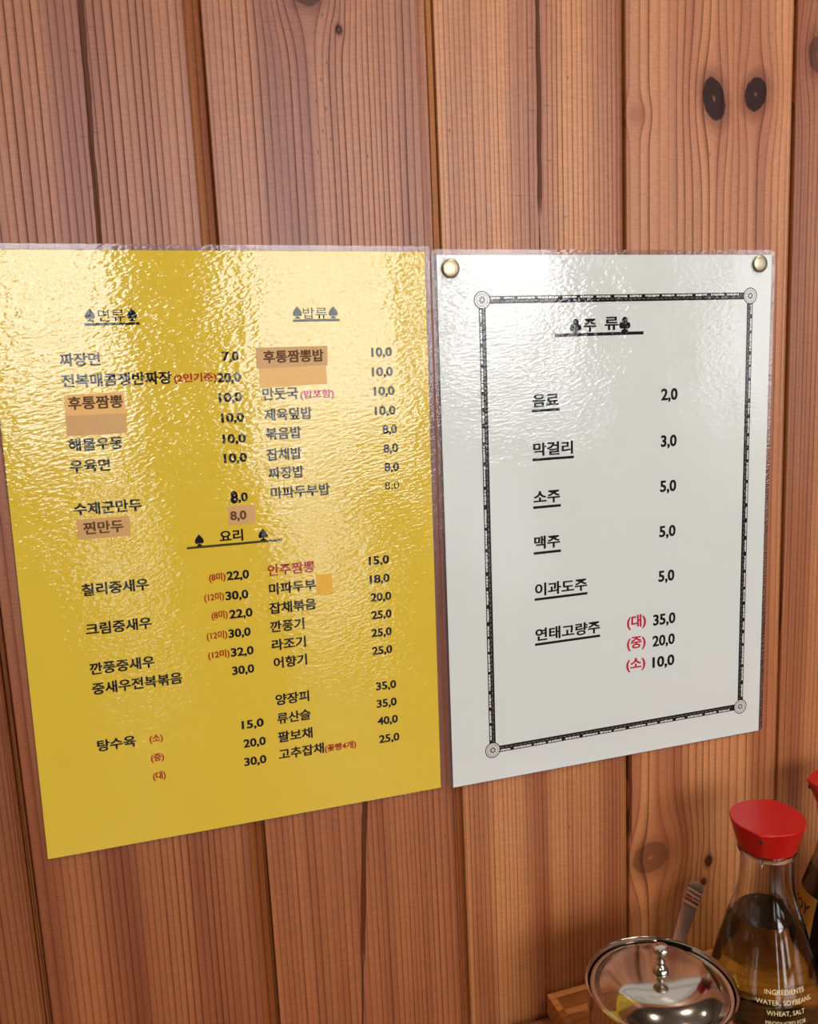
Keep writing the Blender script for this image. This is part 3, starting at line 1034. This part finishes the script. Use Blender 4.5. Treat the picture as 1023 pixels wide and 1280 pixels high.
# spoon: handle leaning out of the lid's notch towards the wall
sdir = (S_TIP - S_RIM).normalized()
S_LOW = S_RIM - sdir * 0.040
spoon = empty('spoon', S_LOW, 'steel spoon leaning in the lidded pot with its grooved handle up', 'spoon')
view = (CAM - S_TIP).normalized()
side = sdir.cross(view).normalized() * -1.0
side = (side + Vector((0, -0.30, 0)))
side = (side - sdir * side.dot(sdir)).normalized()
nrm = side.cross(sdir).normalized()
if nrm.dot(view) < 0:
    nrm = -nrm
bm = bmesh.new()
L = (S_TIP - S_LOW).length
N = 60
rings = []
for k in range(N + 1):
    t = k / N
    u = t * L
    hw = 0.0030 + 0.0021 * max(0, (t - 0.35) / 0.65) ** 0.8
    if t > 0.955:
        q = (t - 0.955) / 0.045
        hw *= math.sqrt(max(0.0, 1 - q * q * 0.90))
    ridge = 0.0
    if 0.79 < t < 0.93:
        ridge = 0.00028 * math.sin((t - 0.79) / 0.14 * 4 * 2 * PI)
    bend = 0.0016 * math.sin(t * PI * 0.9)
    c = sdir * u - nrm * bend
    th = 0.0007
    ring = []
    for (a, b_) in ((-1, 0), (-0.93, 0.9), (0, 1.0), (0.93, 0.9), (1, 0), (0.93, -0.9), (0, -1), (-0.93, -0.9)):
        ring.append(bm.verts.new(c + side * (a * hw) + nrm * (b_ * th + (ridge if b_ > 0 else 0))))
    rings.append(ring)
for A, Bq in zip(rings, rings[1:]):
    for k in range(8):
        bm.faces.new((A[k], A[(k + 1) % 8], Bq[(k + 1) % 8], Bq[k]))
bm.faces.new(rings[0])
bm.faces.new(rings[-1])
bm_obj('handle', bm, MAT['steel'], spoon, True, 35)
bm = bmesh.new()                             # small bowl of the spoon, inside the pot
bmesh.ops.create_uvsphere(bm, u_segments=24, v_segments=12, radius=1.0)
for v in bm.verts:
    p = v.co.copy()
    v.co = sdir * (-0.008 + p.x * 0.010) + side * (p.y * 0.0065) + nrm * (p.z * 0.0011 + 0.0012 * (p.x ** 2 + p.y ** 2))
bm_obj('bowl', bm, MAT['steel'], spoon, True)

# ------------------------------------------------------------------ sauce bottles
K = 0.985
def body_profile():
    return [(0.0, 0.0), (0.0285, 0.0), (0.0312, 0.0012), (0.0323, 0.0050), (0.0326, 0.0150), (0.0318, 0.0260), (0.0301, 0.0370), (0.0270, 0.0500), (0.0240, 0.0610),
            (0.0208, 0.0720), (0.0178, 0.0815), (0.0160, 0.0900), (0.0150, 0.0990), (0.0148, 0.1080), (0.0153, 0.1150)]
def sauce_bottle(name, loc, label, cat, level, liquid, spout_angle, k=K):
    root = empty(name, loc, label, cat)
    prof = body_profile()
    outer = [(0.0, 0.0)] + [(r * k, z * k) for r, z in smooth_profile(prof[1:], 4)]
    inner = [(max(0.0, r - 0.0021 - (0.001 if z < 0.02 else 0)), z + (0.0050 if z < 0.012 * k else 0.0)) for r, z in outer[1:]]
    inner = [(0.0, 0.0052)] + [q for q in inner if q[1] >= 0.005]
    top = outer[-1][1]
    bm = bmesh.new()
    add_lathe(bm, outer + list(reversed(inner)), 72, close_ends=False)
    bm_obj('glass_body', bm, MAT['glass'], root, True, 50)
    bm = bmesh.new()
    liq = [(0.0, 0.0048)] + [(r + 0.0003, z - (0.0004 if z < 0.006 else 0)) for r, z in inner[1:] if z < level]
    rl = liq[-1][0]
    liq += [(rl - 0.0006, level), (0.0, level)]
    add_lathe(bm, liq, 72, close_ends=False)
    bm_obj('sauce', bm, liquid, root, True, 40)
    # cap: round at the neck, wider at its flat top, two pouring lips
    zc0, zc1 = 0.1165 * k, 0.1340 * k
    def lips(i, a):
        d1 = abs((a - spout_angle + PI) % (2 * PI) - PI)
        d2 = PI - d1
        w = {0: 0, 1: 0, 2: 0.15, 3: 0.5, 4: 1.0, 5: 1.0, 6: 0.9}.get(i, 0)
        return 1.0 + w * (0.13 * max(0, 1 - d1 / 0.42) ** 1.5 + 0.13 * max(0, 1 - d2 / 0.42) ** 1.5)
    bm = bmesh.new()
    add_lathe(bm, [(0.0130 * k, zc0), (0.0163 * k, zc0), (0.0172 * k, zc0 + 0.003), (0.0190 * k, zc0 + 0.009), (0.0208 * k, zc1 - 0.0014), (0.0210 * k, zc1 - 0.0006), (0.0206 * k, zc1), (0.0150 * k, zc1 - 0.0002), (0.0, zc1 - 0.0003)],
              96, close_ends=True, rfun=lips)
    cap = bm_obj('cap', bm, MAT['red'], root, True, 38)
    for sg in (0, PI):                       # pouring holes under the lips: dark beads, their shade painted in
        a = spout_angle + sg
        bm = bmesh.new()
        bmesh.ops.create_uvsphere(bm, u_segments=16, v_segments=10, radius=0.0013)
        for v in bm.verts:
            v.co += Vector((math.cos(a) * 0.0213 * k, math.sin(a) * 0.0213 * k, zc1 - 0.0050))
        bm_obj('pouring_hole', bm, MAT['hole'], cap, True)
    bm = bmesh.new()                         # clear collar under the cap
    add_lathe(bm, [(0.0120, zc0 - 0.0035), (0.0160 * k, zc0 - 0.0035), (0.0166 * k, zc0 - 0.0018), (0.0160 * k, zc0 - 0.0002), (0.0120, zc0 - 0.0002)], 64, close_ends=True)
    bm_obj('collar', bm, MAT['glass'], root, True, 40)
    return root, outer

def radius_at(outer, z):
    for (r0, z0), (r1, z1) in zip(outer[1:], outer[2:]):
        if z0 <= z <= z1:
            return r0 + (r1 - r0) * (z - z0) / max(1e-9, z1 - z0)
    return outer[-1][0]

def wrap_text(me, outer, a_mid, z0, width, em, lift=0.00012):
    """bend a glyph mesh round the bottle: a_mid the azimuth of its middle, z0 its baseline"""
    xs_ = [v.co.x for v in me.vertices]
    x0, x1 = min(xs_), max(xs_)
    k_ = width / (x1 - x0)
    for v in me.vertices:
        s_ = (v.co.x - (x0 + x1) / 2) * k_
        z = z0 + v.co.y * em
        r = radius_at(outer, z) + lift
        a = a_mid + s_ / r
        v.co = Vector((r * math.cos(a), r * math.sin(a), z))
    me.update()

def densify(me, step):
    bm = bmesh.new()
    bm.from_mesh(me)
    for _ in range(4):
        es = [e for e in bm.edges if e.calc_length() > step]
        if not es:
            break
        bmesh.ops.subdivide_edges(bm, edges=es, cuts=1)
        bmesh.ops.triangulate(bm, faces=[f for f in bm.faces if len(f.verts) > 3])
    bm.to_mesh(me)
    bm.free()

B1 = Vector((0.1685, -0.0580, BASE_Z))
to_cam = math.atan2(CAM.y - B1.y, CAM.x - B1.x)
vinegar, prof1 = sauce_bottle('sauce_bottle', B1, 'clear glass bottle of pale amber liquid with red cap, beside the steel pot', 'bottle', 0.0730, MAT['vinegar'], to_cam - 0.12)
LINES = [('INGREDIENTS', 0.0400, 0.0228), ('WATER, SOYBEANS,', 0.0343, 0.0330), ('WHEAT, SALT', 0.0284, 0.0220), ('PRODUCED FOR', 0.0228, 0.0235)]
for (s, z0, w), me in zip(LINES, raw_texts([(q[0], 0.0) for q in LINES])):
    densify(me, 0.15)
    wrap_text(me, prof1, to_cam + 0.42, z0, w, 0.0038 if s[0] != 'P' else 0.0034)
    mesh_obj('printed_line', me, MAT['cream'], vinegar)

B2 = Vector((0.2410, -0.0415, BASE_Z))
to_cam2 = math.atan2(CAM.y - B2.y, CAM.x - B2.x)
soy, prof2 = sauce_bottle('sauce_bottle', B2, 'dark soy sauce bottle with red cap, cut off at the right edge', 'bottle', 0.0750, MAT['soy'], to_cam2 - 1.35)
# gold label at the bottle's left flank
bm = bmesh.new()
na, nz = 24, 12
a0, a1, z0, z1 = to_cam2 - 1.75, to_cam2 - 0.62, 0.024, 0.060
grid = [[None] * (na + 1) for _ in range(nz + 1)]
for j in range(nz + 1):
    for i in range(na + 1):
        z = z0 + (z1 - z0) * j / nz
        a = a0 + (a1 - a0) * i / na
        r = radius_at(prof2, z) + 0.0001
        grid[j][i] = bm.verts.new((r * math.cos(a), r * math.sin(a), z))
for j in range(nz):
    for i in range(na):
        bm.faces.new((grid[j][i], grid[j][i + 1], grid[j + 1][i + 1], grid[j + 1][i]))
gl = bm_obj('paper_label', bm, MAT['gold'], soy, True)
gl['label'] = 'gold paper label with dark lettering'
for (s, z, w), me in zip([('SOY', 0.0475, 0.018), ('SAUCE', 0.0380, 0.020)], raw_texts([('SOY', 0.02), ('SAUCE', 0.01)])):
    densify(me, 0.15)
    wrap_text(me, prof2, to_cam2 - 1.10, z, w, 0.009 if s == 'SOY' else 0.006, 0.00022)
    mesh_obj('lettering', me, MAT['ink'], gl)
